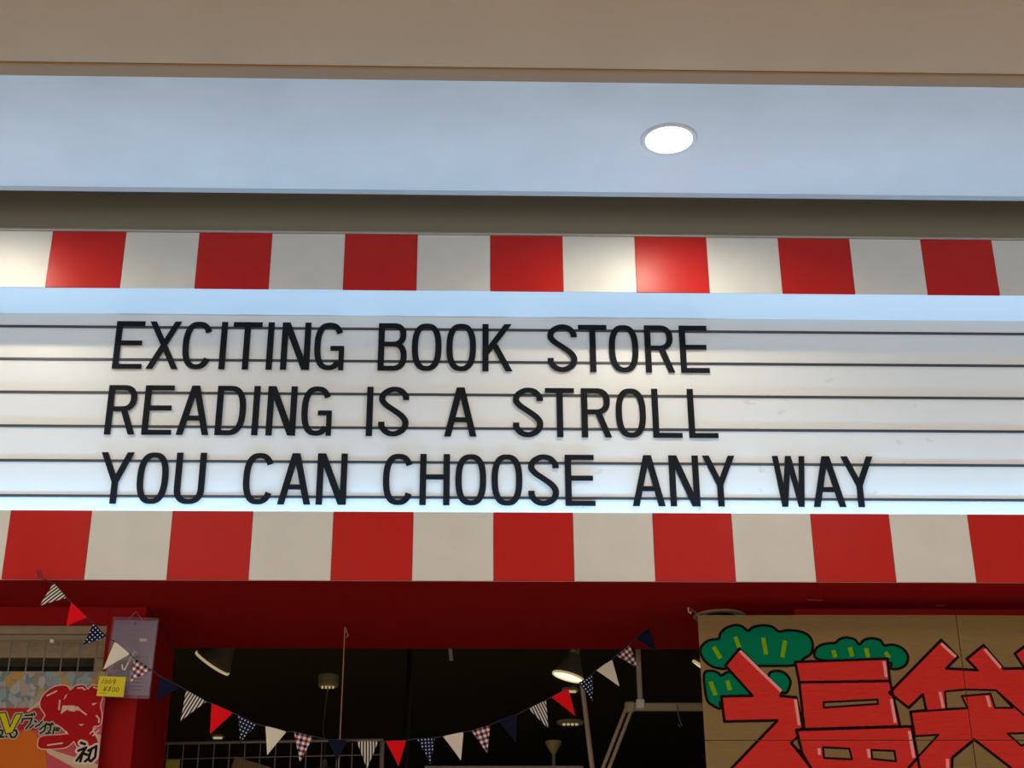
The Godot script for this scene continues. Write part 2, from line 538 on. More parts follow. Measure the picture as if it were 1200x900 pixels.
func flag_print(kind: int) -> ImageTexture:   # one repeat = 60 mm of cloth
	var im := Image.create(240, 240, false, Image.FORMAT_RGB8)
	match kind:
		0:   # fine stripes
			im.fill(Color(0.80, 0.78, 0.74))
			for i in 7: im.fill_rect(Rect2i(i * 34, 0, 16, 240), Color(0.16, 0.15, 0.16))
		2:   # white dots on navy
			im.fill(Color(0.09, 0.11, 0.21))
			for i in 6:
				for j in 6:
					disc(im, Vector2(20 + i * 40, 20 + j * 40), 8.0, Color(0.80, 0.82, 0.86))
		4:   # gingham of red, navy and white
			im.fill(Color(0.86, 0.82, 0.79))
			for i in 2:
				im.fill_rect(Rect2i(i * 120 + 30, 0, 30, 240), Color(0.64, 0.42, 0.40))
				im.fill_rect(Rect2i(i * 120 + 90, 0, 30, 240), Color(0.46, 0.44, 0.52))
			for j in 4:
				for i in 8:
					var v := i % 2
					var c := Color(0.60, 0.40, 0.39) if j % 2 == 0 else Color(0.45, 0.43, 0.50)
					if v == 1: c = Color(0.46, 0.10, 0.11) if (i / 2 + j) % 2 == 0 else Color(0.12, 0.10, 0.18)
					im.fill_rect(Rect2i(i * 30, j * 60 + 30, 30, 30), c)
	return ImageTexture.create_from_image(im)

func flag_mesh(a: Vector3, b: Vector3, c: Vector3, bow: float) -> ArrayMesh:
	# a cloth triangle a-b along the string, tip c; bowed a little, with thickness
	var st := begin()
	var n := (b - a).cross(c - a).normalized()
	if n.z < 0: n = -n
	var N := 6
	var ux := (b - a).normalized()
	var uy := n.cross(ux)
	var mid := (a + b + c) / 3.0
	for side in [1.0, -1.0]:
		for i in N:
			for j in N - i:
				for t in 2:
					if t == 1 and j >= N - i - 1: continue
					var ij := [[i, j], [i + 1, j], [i, j + 1]] if t == 0 else [[i + 1, j], [i + 1, j + 1], [i, j + 1]]
					var p: Array[Vector3] = []
					var u: Array[Vector2] = []
					for q in ij:
						var s: float = float(q[0]) / N
						var r: float = float(q[1]) / N
						var w := a + (c - a) * s + (b - a) * r
						u.append(Vector2((w - a).dot(ux), (w - a).dot(uy)) / 0.06)
						var across: float = r / maxf(1.0 - s, 0.001)
						w += n * bow * (sin(across * PI) * (1.0 - s) * 0.8 + sin(s * PI) * 0.6) + n * side * 0.0006
						p.append(w - mid)
					tri(st, p[0], p[1], p[2], n * side, u[0], u[1], u[2])
	return st.commit()

# ---------------------------------------------------------------- light fittings
func downlight(x: float, y: float, z: float, label: String, energy: float) -> void:
	var t := thing("downlight", label, "ceiling light", Vector3(x, y, z), "round downlights in the white ceiling")
	put("trim_ring", lathe([Vector2(0.072, 0.0), Vector2(0.0735, -0.005), Vector2(0.084, -0.006), Vector2(0.089, 0.0)]), M.lamp_white, t)
	put("lens", lathe([Vector2(0.0, -0.0035), Vector2(0.055, -0.0035), Vector2(0.0728, -0.002)]), M.lens, t)
	var s := SpotLight3D.new()
	s.name = "lamp_light"
	t.add_child(s)
	s.position = Vector3(0, -0.012, 0)
	s.rotation_degrees = Vector3(-90, 0, 0)
	s.spot_angle = 84.0
	s.spot_angle_attenuation = 0.6
	s.spot_range = 14.0
	s.spot_attenuation = 2.0
	s.light_size = 0.03
	s.light_color = Color(1.0, 0.95, 0.86)
	s.light_energy = energy
	s.shadow_enabled = true

func spot_lamp(at: Vector3, aim: Vector3, r: float, label: String, energy: float) -> void:
	# a shop spotlight on a stem under the black ceiling: bell shade, rim with a faint glow of its own, glowing face
	var t := thing("track_spotlight", label, "spotlight", at, "spotlights under the shop's black ceiling")
	var b := Basis(Quaternion(Vector3.DOWN, aim.normalized()))
	var sh := put("shade", lathe([Vector2(r * 0.34, r * 1.5), Vector2(r * 0.42, r * 1.45), Vector2(r * 0.62, r * 0.9), Vector2(r * 0.93, r * 0.25), Vector2(r * 0.98, 0.02 * r)]), M.shade_grey, t)
	sh.basis = b
	var nk := put("neck", lathe([Vector2(0.0, r * 2.1), Vector2(r * 0.3, r * 2.1), Vector2(r * 0.33, r * 1.45), Vector2(0, r * 1.45)], 20), M.bracket, t)
	nk.basis = b
	var rim := put("rim", lathe([Vector2(r * 0.9, 0.0), Vector2(r * 0.93, -r * 0.07), Vector2(r * 1.0, -r * 0.07), Vector2(r * 1.02, 0.0), Vector2(r * 1.0, r * 0.06), Vector2(r * 0.95, r * 0.06)]), M.rim_glow, t)
	rim.basis = b
	var fc := put("lamp_face", lathe([Vector2(0.0, r * 0.10), Vector2(r * 0.6, r * 0.08), Vector2(r * 0.92, r * 0.02)]), M.warm_lens, t)
	fc.basis = b
	var top := at + b * Vector3(0, r * 2.0, 0)
	var stem := put("stem", tube([top - at, Vector3(top.x - at.x, 4.0 - at.y, top.z - at.z)], 0.012), M.bracket, t)
	stem.name = "stem"
	var s := SpotLight3D.new()
	s.name = "lamp_light"
	t.add_child(s)
	s.position = aim.normalized() * 0.02
	s.basis = Basis.looking_at(aim.normalized(), Vector3.FORWARD if absf(aim.normalized().y) > 0.8 else Vector3.UP)
	s.spot_angle = 40.0
	s.spot_range = 12.0
	s.spot_attenuation = 2.0
	s.light_size = 0.04
	s.light_color = Color(1.0, 0.85, 0.6)
	s.light_energy = energy
	s.shadow_enabled = true

func panel_light(x: float, z: float, energy: float) -> void:  # out of view, placed to light the shop front and the floor
	var t := thing("unseen_ceiling_panel", "unseen square light panel in the beige ceiling lighting the shop front, %s row, %s from the left" % ["nearer" if z < 3 else "farther", ["first", "second", "third", "fourth"][int((x + 5) / 2.6)]], "ceiling light", Vector3(x, 4.05, z), "unseen ceiling panels")
	put("frame", box(Vector3(0.66, 0.02, 0.66), 0.004), M.lamp_white, t, Vector3(0, -0.01, 0))
	put("diffuser", box(Vector3(0.6, 0.006, 0.6), 0.002), M.panel_glow, t, Vector3(0, -0.022, 0))
	var a := AreaLight3D.new()
	a.name = "panel_light"
	t.add_child(a)
	a.position = Vector3(0, -0.03, 0)
	a.rotation_degrees = Vector3(-90, 0, 0)
	a.area_size = Vector2(0.6, 0.6)
	a.area_range = 16.0
	a.light_color = Color(1.0, 0.96, 0.91)
	a.light_energy = energy
	a.shadow_enabled = true

func unseen_front_light(x: float, which: String) -> void:
	# unseen framed light behind the viewer, placed to light the sign bands from the front
	var t := thing("unseen_glow_panel", "unseen glowing panel behind the viewer that lights the shop front, the %s one" % which, "unseen light", Vector3(x, 0, 9.0), "unseen lights behind the viewer")
	for s in [-1.0, 1.0]:
		put("frame_post", box(Vector3(0.08, 2.9, 0.08), 0.004), M.bracket, t, Vector3(s * 2.0, 1.5, -0.06))
		put("frame_rail", box(Vector3(4.0, 0.08, 0.08), 0.004), M.bracket, t, Vector3(0, 1.5 + s * 1.41, -0.06))
	put("glowing_sheet", box(Vector3(3.92, 2.74, 0.01), 0.002), M.unseen_glow, t, Vector3(0, 1.5, -0.03))
	var a := AreaLight3D.new()
	a.name = "front_panel_light"
	t.add_child(a)
	a.position = Vector3(0, 1.5, -0.12)
	a.area_size = Vector2(3.8, 2.6)
	a.area_range = 20.0
	a.light_color = Color(0.97, 0.98, 1.0)
	a.light_energy = FRONT_LIGHT
	a.shadow_enabled = true

# ---------------------------------------------------------------- scene
func _ready() -> void:
	rng.seed = 1
	# --- camera
	var cam := Camera3D.new()
	cam.name = "camera"
	add_child(cam)
	cam.position = Vector3(0, 1.6, 4.299)
	cam.rotation_order = EULER_ORDER_YXZ
	cam.rotation = Vector3(deg_to_rad(24.71), deg_to_rad(-1.753), deg_to_rad(-0.339))
	cam.fov = 28.842
	cam.near = 0.05
	cam.current = true
	# --- environment: indoors, no sky
	var we := WorldEnvironment.new()
	we.name = "environment"
	var env := Environment.new()
	env.background_mode = Environment.BG_COLOR
	env.background_color = Color.BLACK
	env.tonemap_mode = Environment.TONE_MAPPER_LINEAR
	env.tonemap_exposure = 1.06
	env.sdfgi_enabled = true
	env.ssao_enabled = true
	env.ssil_enabled = true
	we.environment = env
	add_child(we)
	materials()
	# --- large lights
	for x in [-4.0, -1.35, 1.35, 4.0]:
		panel_light(x, 1.75, 0.6)
		panel_light(x, 5.2, 2.1)
	downlight(0.609, 4.22, 0.43, "glowing round downlight in the white ceiling above the sign", 0.5)
	downlight(-1.591, 4.22, 0.43, "round downlight in the white ceiling left of the glowing one in view", 0.5)
	downlight(2.809, 4.22, 0.43, "round downlight in the white ceiling right of the glowing one in view", 0.5)
	for i in 3:
		unseen_front_light(-4.4 + i * 4.4, ["left", "middle", "right"][i])
	structure()
	letter_board()
	letters()
	left_bay()
	bunting()
	cardboard()
	interior()

func materials() -> void:
	var mott := noise_tex(0.012, Color(0.965, 0.965, 0.965), Color(1, 1, 1), 3)
	M.mott = mott
	M.white_ceiling = mat(lin(0.84, 0.84, 0.83), 0.85, 0, mott, 0.7)
	M.beige = mat(lin(0.66, 0.49, 0.32), 0.85, 0, mott, 0.6)
	M.beige_trim = mat(lin(0.41, 0.28, 0.16), 0.7)
	M.slot = mat(lin(0.46, 0.41, 0.31), 0.85)
	M.edge_trim = mat(lin(0.55, 0.53, 0.52), 0.5)
	M.floor = mat(lin(0.68, 0.62, 0.54), 0.35, 0, mott, 0.5)
	M.mall_wall = mat(lin(0.7, 0.66, 0.6), 0.8)
	M.red_paint = mat(lin(0.33, 0.008, 0.009), 0.7, 0, mott, 1.1, 0.2)   # soffit, lintel and pillar share one paint
	M.band_white = mat(lin(0.70, 0.70, 0.66), 0.42, 0, mott, 1.4, 0.35)
	M.band_red = mat(lin(0.52, 0.016, 0.012), 0.34, 0, mott, 1.4, 0.3)
	M.alu = mat(lin(0.42, 0.41, 0.38), 0.45, 0.3)
	M.inner_white = mat(lin(0.82, 0.83, 0.84), 0.5)
	M.face = mat(lin(0.78, 0.78, 0.76), 0.4)
	M.face.albedo_texture = face_print()
	M.rail = mat(lin(0.035, 0.037, 0.04), 0.4)
	M.letter = mat(lin(0.010, 0.011, 0.013), 0.6, 0, null, 0, 0.2)
	M.black = mat(lin(0.08, 0.08, 0.055), 0.9, 0, null, 0, 0.2)
	M.black_wall = mat(lin(0.014, 0.014, 0.012), 0.9)
	M.shop_floor = mat(lin(0.35, 0.32, 0.27), 0.6)
	M.lamp_white = mat(lin(0.75, 0.74, 0.72), 0.4)
	M.lens = mat(lin(0.9, 0.88, 0.84), 0.4)
	M.lens.emission_enabled = true
	M.lens.emission = Color(1.0, 0.96, 0.88)
	M.lens.emission_energy_multiplier = 6.0
	M.panel_glow = mat(lin(0.9, 0.88, 0.84), 0.5)
	M.panel_glow.emission_enabled = true
	M.panel_glow.emission = Color(1.0, 0.93, 0.82)
	M.panel_glow.emission_energy_multiplier = 1.0
	M.unseen_glow = mat(lin(0.9, 0.9, 0.9), 0.5)  # glow of the unseen panels behind the viewer
	M.unseen_glow.emission_enabled = true
	M.unseen_glow.emission = Color(1.0, 0.97, 0.92)
	M.unseen_glow.emission_energy_multiplier = 0.6
	M.led = mat(lin(0.9, 0.9, 0.9), 0.5)
	M.led.emission_enabled = true
	M.led.emission = Color(0.72, 0.88, 1.0)
	M.led.emission_energy_multiplier = 1.5
	M.shade_grey = mat(lin(0.30, 0.27, 0.20), 0.5)
	M.bracket = mat(lin(0.62, 0.54, 0.38), 0.6)
	M.rim_glow = mat(lin(0.8, 0.74, 0.58), 0.4)
	M.rim_glow.emission_enabled = true
	M.rim_glow.emission = Color(1.0, 0.90, 0.68)
	M.rim_glow.emission_energy_multiplier = 0.35
	M.warm_lens = mat(lin(0.9, 0.85, 0.7), 0.4)
	M.warm_lens.emission_enabled = true
	M.warm_lens.emission = Color(1.0, 0.92, 0.72)
	M.warm_lens.emission_energy_multiplier = 1.6
	M.wire = mat(lin(0.20, 0.18, 0.155), 0.4, 0.4)
	M.pole = mat(lin(0.42, 0.34, 0.21), 0.45)
	M.cord = mat(lin(0.30, 0.26, 0.18), 0.8)
	M.fitting = mat(lin(0.88, 0.83, 0.60), 0.5)
	M.chrome = mat(lin(0.75, 0.74, 0.72), 0.12, 1.0)
	M.frame_beige = mat(lin(0.34, 0.26, 0.15), 0.6, 0, noise_tex(0.03, Color(0.86, 0.86, 0.86), Color(1, 1, 1), 8), 3.0)
	M.dark_glass = mat(lin(0.015, 0.014, 0.012), 0.15)

func face_print() -> ImageTexture:   # white acrylic with a few faint scuffs
	var im := Image.create(1024, 128, false, Image.FORMAT_RGB8)
	im.fill(Color(1, 1, 1))
	rng.seed = 21
	for i in 26:
		var p := Vector2(560 + rng.randf() * 170, 20 + rng.randf() * 90)
		var g := rng.randf_range(0.93, 0.97)
		line(im, PackedVector2Array([p, p + Vector2(rng.randf_range(-6, 6), rng.randf_range(-1.5, 1.5))]), 1.2, Color(g, g * 0.995, g * 0.97))
	for i in 10:
		var p := Vector2(rng.randf() * 1024, rng.randf() * 128)
		disc(im, p, rng.randf_range(0.5, 0.9), Color(0.87, 0.86, 0.83))
	return ImageTexture.create_from_image(im)

func structure() -> void:
	sbx("floor", -7, 7, -0.1, 0, ZE, 9, M.floor, "pale mall floor below the shop front")
	sbx("floor", -7, 7, -0.1, 0, -10, ZE, M.shop_floor, "dark floor inside the shop")
	sbx("wall_back", -7, 7, 0, 5, 9, 9.2, M.mall_wall, "pale mall wall behind the viewer")
	sbx("wall_left", -7.2, -7, 0, 5, ZW, 9.2, M.mall_wall, "pale mall wall at the left end of the hall")
	sbx("wall_right", 7, 7.2, 0, 5, ZW, 9.2, M.mall_wall, "pale mall wall at the right end of the hall")
	# the lower beige ceiling towards the viewer, with its trim, and the raised white ceiling over the sign
	sbx("ceiling", -7, 7, 4.05, 4.2, 1.008, 9, M.beige, "beige lower ceiling at the top of the picture")
	sbx("trim_1", -7, 7, 4.044, 4.3, 0.955, 1.005, M.beige_trim, "darker beige trim along the edge of the lower ceiling")
	sbx("ceiling", -7, 7, 4.22, 4.3, 0.118, 0.955, M.white_ceiling, "white raised ceiling strip with the downlight")
	sbx("trim_2", -7, 7, 4.226, 4.8, 0.08, 0.118, M.edge_trim, "pale metal edge of the white ceiling")
	sbx("ceiling", -7, 7, 4.75, 4.85, -0.8, 0.118, M.slot, "top of the dark slot above the sign")
	# the wall that carries the sign, and the red soffit below it
	sbx("wall_front", -7, 7, 3.0, 4.75, ZE + 0.02, -0.2, M.slot, "brown-grey wall above the striped sign")
	var hx := 0.7985   # the recessed lamp's opening in the soffit
	var hz := -0.318
	var hr := 0.055
	sbx("trim_3", -7, 7, LB, 3.0, hz + hr, ZL - 0.006, M.red_paint, "dark red soffit under the striped band, front", 0.0002)
	sbx("trim_4", -0.999, hx - hr, LB, 3.0, hz - hr, hz + hr, M.red_paint, "dark red soffit over the shop entrance, left of the recessed lamp", 0.0002)
	sbx("trim_5", hx + hr, 1.02, LB, 3.0, hz - hr, hz + hr, M.red_paint, "dark red soffit over the shop entrance, right of the recessed lamp", 0.0002)
	sbx("trim_6", -0.999, 1.02, LB, 3.0, ZE, hz - hr, M.red_paint, "dark red soffit over the shop entrance, back", 0.0002)
	# side bays: red lintel, pillars, wall
	sbx("wall_side", -7, -1.115, 2.857, LB, -0.5, ZW, M.red_paint, "dark red lintel over the left shop window")
	sbx("wall_side", -1.115, -1.0, 0, LB, ZE, ZW, M.red_paint, "red pillar between shop window and entrance")
	sbx("wall_side", 1.02, 7, 0, LB, ZE, ZW, M.red_paint, "dark red wall behind the cardboard sign")
	sbx("wall_side", -7, -1.115, 2.857, 3.0, ZE, -0.5, M.black_wall, "black back of the left lintel")
	# the shop's black shell
	sbx("ceiling", -7, 7, 4.0, 4.1, -10, ZE + 0.02, M.black, "black ceiling inside the shop")
	sbx("wall_shop", -7.2, -7, 0, 4.1, -10, ZE, M.black_wall, "black side wall inside the shop, left")
	sbx("wall_shop", 7, 7.2, 0, 4.1, -10, ZE, M.black_wall, "black side wall inside the shop, right")
	sbx("wall_shop", -7.2, 7.2, 0, 4.1, -10.2, -10, M.black_wall, "black back wall inside the shop")
	# recessed lamp in the soffit, switched off
	var t := thing("recessed_lamp", "round recessed lamp in the red soffit behind the cardboard's top corner", "ceiling light", Vector3(hx, LB, hz))
	put("trim_ring", lathe([Vector2(0.055, 0.0), Vector2(0.056, -0.004), Vector2(0.078, -0.005), Vector2(0.083, 0.0)]), M.frame_beige, t)
	put("reflector", lathe([Vector2(0.055, 0.0), Vector2(0.05, 0.035), Vector2(0.035, 0.07), Vector2(0.0, 0.075)]), mat(lin(0.10, 0.09, 0.08), 0.15, 0.9), t)
	put("glint_cap", lathe([Vector2(0.0, 0.012), Vector2(0.012, 0.015), Vector2(0.018, 0.03), Vector2(0.018, 0.07)], 20), M.lamp_white, t)  # pale cap standing in for the glint inside the reflector

func stripes(parent: Node3D, x_red: float, y0: float, y1: float, zf: float) -> void:
	# red stripes begin at x_red and repeat every two widths; each stripe is a panel of its own
	var k := int(floor((XA - x_red) / W))
	while true:
		var a := maxf(x_red + k * W, XA)
		var b := minf(x_red + (k + 1) * W, XB)
		if a >= XB: break
		if b - a > 0.01:
			var red := posmod(k, 2) == 0
			bx("red_stripe" if red else "white_stripe", a + 0.0004, b - 0.0004, y0, y1, zf - 0.004, zf if red else zf - 0.0006, M.band_red if red else M.band_white, parent, 0.0006)
		k += 1

func letter_board() -> void:
	var t := thing("letter_board_sign", "long backlit white letter board between red and white striped bands", "sign", Vector3(0, LB, 0))
	# upper band: a box hung in front of the board, open towards it below
	var up := bx("upper_band", XA, XB, YB, YT, ZS - 0.014, -0.0042, M.inner_white, t, 0.001)
	bx("top_trim", XA, XB, YT, YT + 0.008, -0.03, 0.004, M.alu, t, 0.001)
	stripes(up, -1.378, YB, YT, 0.0)
	# lower band, standing 5 cm further out
	var low := bx("lower_band", XA, XB, LB + 0.0005, LT, ZL - 0.03, ZL - 0.0042, M.inner_white, t, 0.001)
	stripes(low, -1.3685, LB + 0.0005, LT, ZL)
	# trough floor behind the lower band, with the light strip
	bx("trough", XA, XB, 3.0005, 3.03, ZS, ZL - 0.031, M.inner_white, t, 0.001)
	# white face
	var st := begin()
	var p := [Vector3(XA, YB, ZS), Vector3(XB, YB, ZS), Vector3(XB, 3.03, ZS), Vector3(XA, 3.03, ZS)]
	var u := [Vector2(0, 0), Vector2(1, 0), Vector2(1, 1), Vector2(0, 1)]
	tri(st, p[0], p[1], p[2], Vector3.BACK, u[0], u[1], u[2])
	tri(st, p[0], p[2], p[3], Vector3.BACK, u[0], u[2], u[3])
	var d := Vector3(0, 0, -0.012)
	quad(st, p[0] + d, p[1] + d, p[2] + d, p[3] + d, Vector3.FORWARD)
	quad(st, p[0], p[1], p[1] + d, p[0] + d, Vector3.UP)
	quad(st, p[3], p[2], p[2] + d, p[3] + d, Vector3.DOWN)
	quad(st, p[0], p[3], p[3] + d, p[0] + d, Vector3.LEFT)
	quad(st, p[1], p[2], p[2] + d, p[1] + d, Vector3.RIGHT)
	put("face_panel", st.commit(), M.face, t, Vector3(0, -LB, 0))
	for i in 6:
		var y := 3.263 + 0.12 * i
		bx("rail", XA, XB, y - 0.0045, y + 0.0045, ZS, ZS + 0.004, M.rail, t, 0.001)
	bx("light_strip", XA + 0.05, XB - 0.05, 3.03, 3.038, -0.135, -0.095, M.led, t, 0.001)
	var a := AreaLight3D.new()
	a.name = "strip_light"
	t.add_child(a)
	a.position = Vector3(0, 3.042 - LB, -0.115)
	a.rotation_degrees = Vector3(90, 0, 0)
	a.area_size = Vector2(XB - XA - 0.1, 0.04)
	a.area_range = 12.0
	a.light_color = Color(0.53, 0.80, 1.0)
	a.light_energy = 2.3
	a.shadow_enabled = true

func letters() -> void:
	var rows := [3.708, 3.473, 3.236]
	var words := [
		["EXCITING", 0, [-1.1325, -1.0178, -0.9064, -0.8217, -0.7447, -0.6666, -0.5816, -0.4708]],
		["BOOK", 0, [-0.2602, -0.1467, -0.0318, 0.0871]],
		["STORE", 0, [0.3058, 0.4081, 0.5117, 0.6308, 0.7482]],
		["READING", 1, [-1.1333, -1.0142, -0.8985, -0.7789, -0.6982, -0.6145, -0.5009]],
		["IS", 1, [-0.3284, -0.25]],
		["A", 1, [-0.0319]],
		["STROLL", 1, [0.189, 0.2935, 0.412, 0.5265, 0.6449, 0.7625]],
		["YOU", 2, [-1.1283, -1.0102, -0.8921]],
		["CAN", 2, [-0.6736, -0.5581, -0.441]],
		["CHOOSE", 2, [-0.2284, -0.1122, 0.0031, 0.1191, 0.2365, 0.3538]],
		["ANY", 2, [0.5731, 0.69, 0.8049]],
		["WAY", 2, [1.0329, 1.1543, 1.2563]]]
	var nth := ["first", "second", "third", "fourth", "fifth", "sixth", "seventh", "eighth"]
	for w in words:
		var word: String = w[0]
		for i in word.length():
			var ch := word[i]
			var o := put("sign_letter", glyph(ch), M.letter, self, Vector3(w[2][i], rows[w[1]], ZS + 0.0042))
			var lab := "black letter %s, %s letter of the word %s on the white sign" % [ch, nth[i], word]
			if word == "A":
				lab = "lone black letter A standing between the words IS and STROLL"
			tag(o, lab, "letter", "black letters on the sign")

func left_bay() -> void:
	# shop window: stepped beige frame, dark glass
	var f := sbx("window_1", -7, -1.115, 2.83, 2.857, -0.40, -0.236, M.frame_beige, "beige window frame header left of the red pillar")
	bx("window_frame", -7, -1.115, 2.757, 2.83, -0.40, -0.243, M.frame_beige, f)
	bx("window_frame", -1.146, -1.115, 0, 2.757, -0.40, -0.243, M.frame_beige, f)
	bx("pane", -7, -1.146, 0.0, 2.757, -0.36, -0.35, M.dark_glass, f)
	sbx("wall_side", -7, -1.115, 0, 2.757, -0.5, -0.42, M.black_wall, "black backing behind the left shop window")
	# wire grid panel hung in front of the window
	var g := thing("wire_grid_panel", "grey wire grid panel hanging in front of the left window", "grid panel", Vector3(-1.5, 2.0, -0.19))
	put("top_wire", tube([Vector3(-0.5, 0.796, 0), Vector3(0.376, 0.796, 0)], 0.0028), M.wire, g)
	for i in 17:
		var x := 0.371 - i * 0.0518
		put("upright_wire", tube([Vector3(x, -0.2, -0.004), Vector3(x, 0.796, -0.004)], 0.0022, 6), M.wire, g)
	for i in 9:
		put("cross_wire", tube([Vector3(-0.5, 0.69 - i * 0.104, 0), Vector3(0.376, 0.69 - i * 0.104, 0)], 0.0018, 6), M.wire, g)
	for x in [-0.3, 0.235]:
		put("hook", tube([Vector3(x, 0.80, -0.055), Vector3(x, 0.803, 0.003), Vector3(x, 0.79, 0.006)], 0.003, 6), M.lamp_white, g)
	put("clip", box(Vector3(0.012, 0.012, 0.012), 0.002), M.lamp_white, g, Vector3(0.235, 0.794, 0.005))
	# poster
	var p := thing("poster", "colourful comic poster with big red bubble lettering hung on the wire grid", "poster", Vector3(-1.41, 2.447, -0.17))
	var pm := mat(Color(0.88, 0.86, 0.84), 0.6, 0, poster_print(), 0, 0.25)
	put("print", sheet(-0.34, 0.328, -0.25, 0.25, 0.0012, Vector2(0, 0), Vector2(0.982, 1)), pm, p, Vector3(-0.006, 0, 0))
	# packaged goods in a clear bag on the pillar
	var b := thing("packaged_goods", "clear bag with lavender card hanging at the top of the red pillar", "package", Vector3(-1.025, 2.63, -0.205))
	var cardmat := mat(Color.WHITE, 0.6, 0, bag_print())
	var c := put("backing_card", sheet(-0.066, 0.066, 0, 0.23, 0.0015, Vector2.ZERO, Vector2.ONE), cardmat, b, Vector3(0.0, 0.12, 0))
	c.rotation_degrees.z = -1.5
	var film := mat(Color(0.95, 0.93, 1.0, 0.05), 0.2)
	film.transparency = BaseMaterial3D.TRANSPARENCY_ALPHA
	var fl := put("clear_film", box(Vector3(0.142, 0.25, 0.008), 0.0035), film, b, Vector3(0.0, 0.118, 0.006))
	fl.rotation_degrees.z = -1.5
	put("header_loop", tube([Vector3(-0.02, 0.238, 0.002), Vector3(0.0, 0.262, 0.002), Vector3(0.02, 0.238, 0.002)], 0.0015, 6), mat(lin(0.42, 0.10, 0.12), 0.4), b)
	# price card clipped at the bag's lower corner
	var q := thing("price_card", "yellow handwritten price card below the clear bag on the pillar", "price card", Vector3(-1.066, 2.65, -0.162))
	var pc := put("card", sheet(-0.04, 0.04, -0.03, 0.03, 0.001, Vector2.ZERO, Vector2.ONE), mat(Color.WHITE, 0.6, 0, price_print()), q)
	pc.rotation_degrees.z = -2.0
	# wire hook sticking out of the pillar in front of the bag
	var h := put("display_hook", tube([Vector3(0.0000, 0.0040, -0.0550), Vector3(0.0000, 0.0000, 0.0000), Vector3(-0.0160, -0.0366, 0.0000), Vector3(-0.0241, -0.0574, 0.0000), Vector3(-0.0307, -0.0548, 0.0000), Vector3(-0.0334, -0.0413, 0.0000)], 0.0024), M.lamp_white, self, Vector3(-1.0084, 2.7586, -0.1650))
	tag(h, "small bright metal hook in front of the lavender card", "hook")

func bag_print() -> ImageTexture:
	var im := Image.create(264, 460, false, Image.FORMAT_RGB8)
	im.fill(Color(0.44, 0.36, 0.48))
	disc(im, Vector2(128, 20), 8, Color(0.2, 0.16, 0.24))
	for i in 3:
		im.fill_rect(Rect2i(40, 60 + i * 32, 190, 3), Color(0.36, 0.29, 0.40))
	im.fill_rect(Rect2i(168, 112, 44, 20), Color(0.80, 0.68, 0.60))
	im.fill_rect(Rect2i(30, 250, 120, 60), Color(0.30, 0.15, 0.14))
	im.fill_rect(Rect2i(150, 220, 90, 120), Color(0.33, 0.29, 0.36))
	im.fill_rect(Rect2i(50, 320, 80, 34), Color(0.14, 0.12, 0.16))
	for i in 8:
		im.fill_rect(Rect2i(54 + i * 9, 324, 3, 26), Color(0.6, 0.56, 0.62))
	for i in 4:
		im.fill_rect(Rect2i(150, 360 + i * 22, 70, 6), Color(0.22, 0.19, 0.25))
	return ImageTexture.create_from_image(im)

func price_print() -> ImageTexture:
	var im := Image.create(320, 240, false, Image.FORMAT_RGB8)
	im.fill(Color(0.86, 0.80, 0.05))
	var ink := Color(0.10, 0.10, 0.06)
	var s := [[62, 30, 42, 92], [92, 44, 76, 60, 80, 84, 98, 82, 108, 60, 92, 44], [136, 44, 120, 60, 124, 84, 142, 82, 152, 60, 136, 44], [200, 40, 176, 38, 172, 62, 192, 68, 202, 42, 188, 96],
		[76, 120, 92, 146, 112, 118], [92, 146, 88, 188], [70, 152, 112, 150], [68, 168, 108, 166], [158, 122, 138, 132, 154, 152, 142, 178, 126, 172, 142, 152, 158, 122], [194, 128, 176, 146, 178, 176, 198, 178, 210, 150, 194, 128], [240, 126, 222, 146, 224, 176, 244, 178, 258, 150, 240, 126]]
	for l in s:
		line(im, mm(l, 1.0), 7.0, ink)
	line(im, mm([30, 204, 110, 202], 1.0), 4.0, ink)
	return ImageTexture.create_from_image(im)

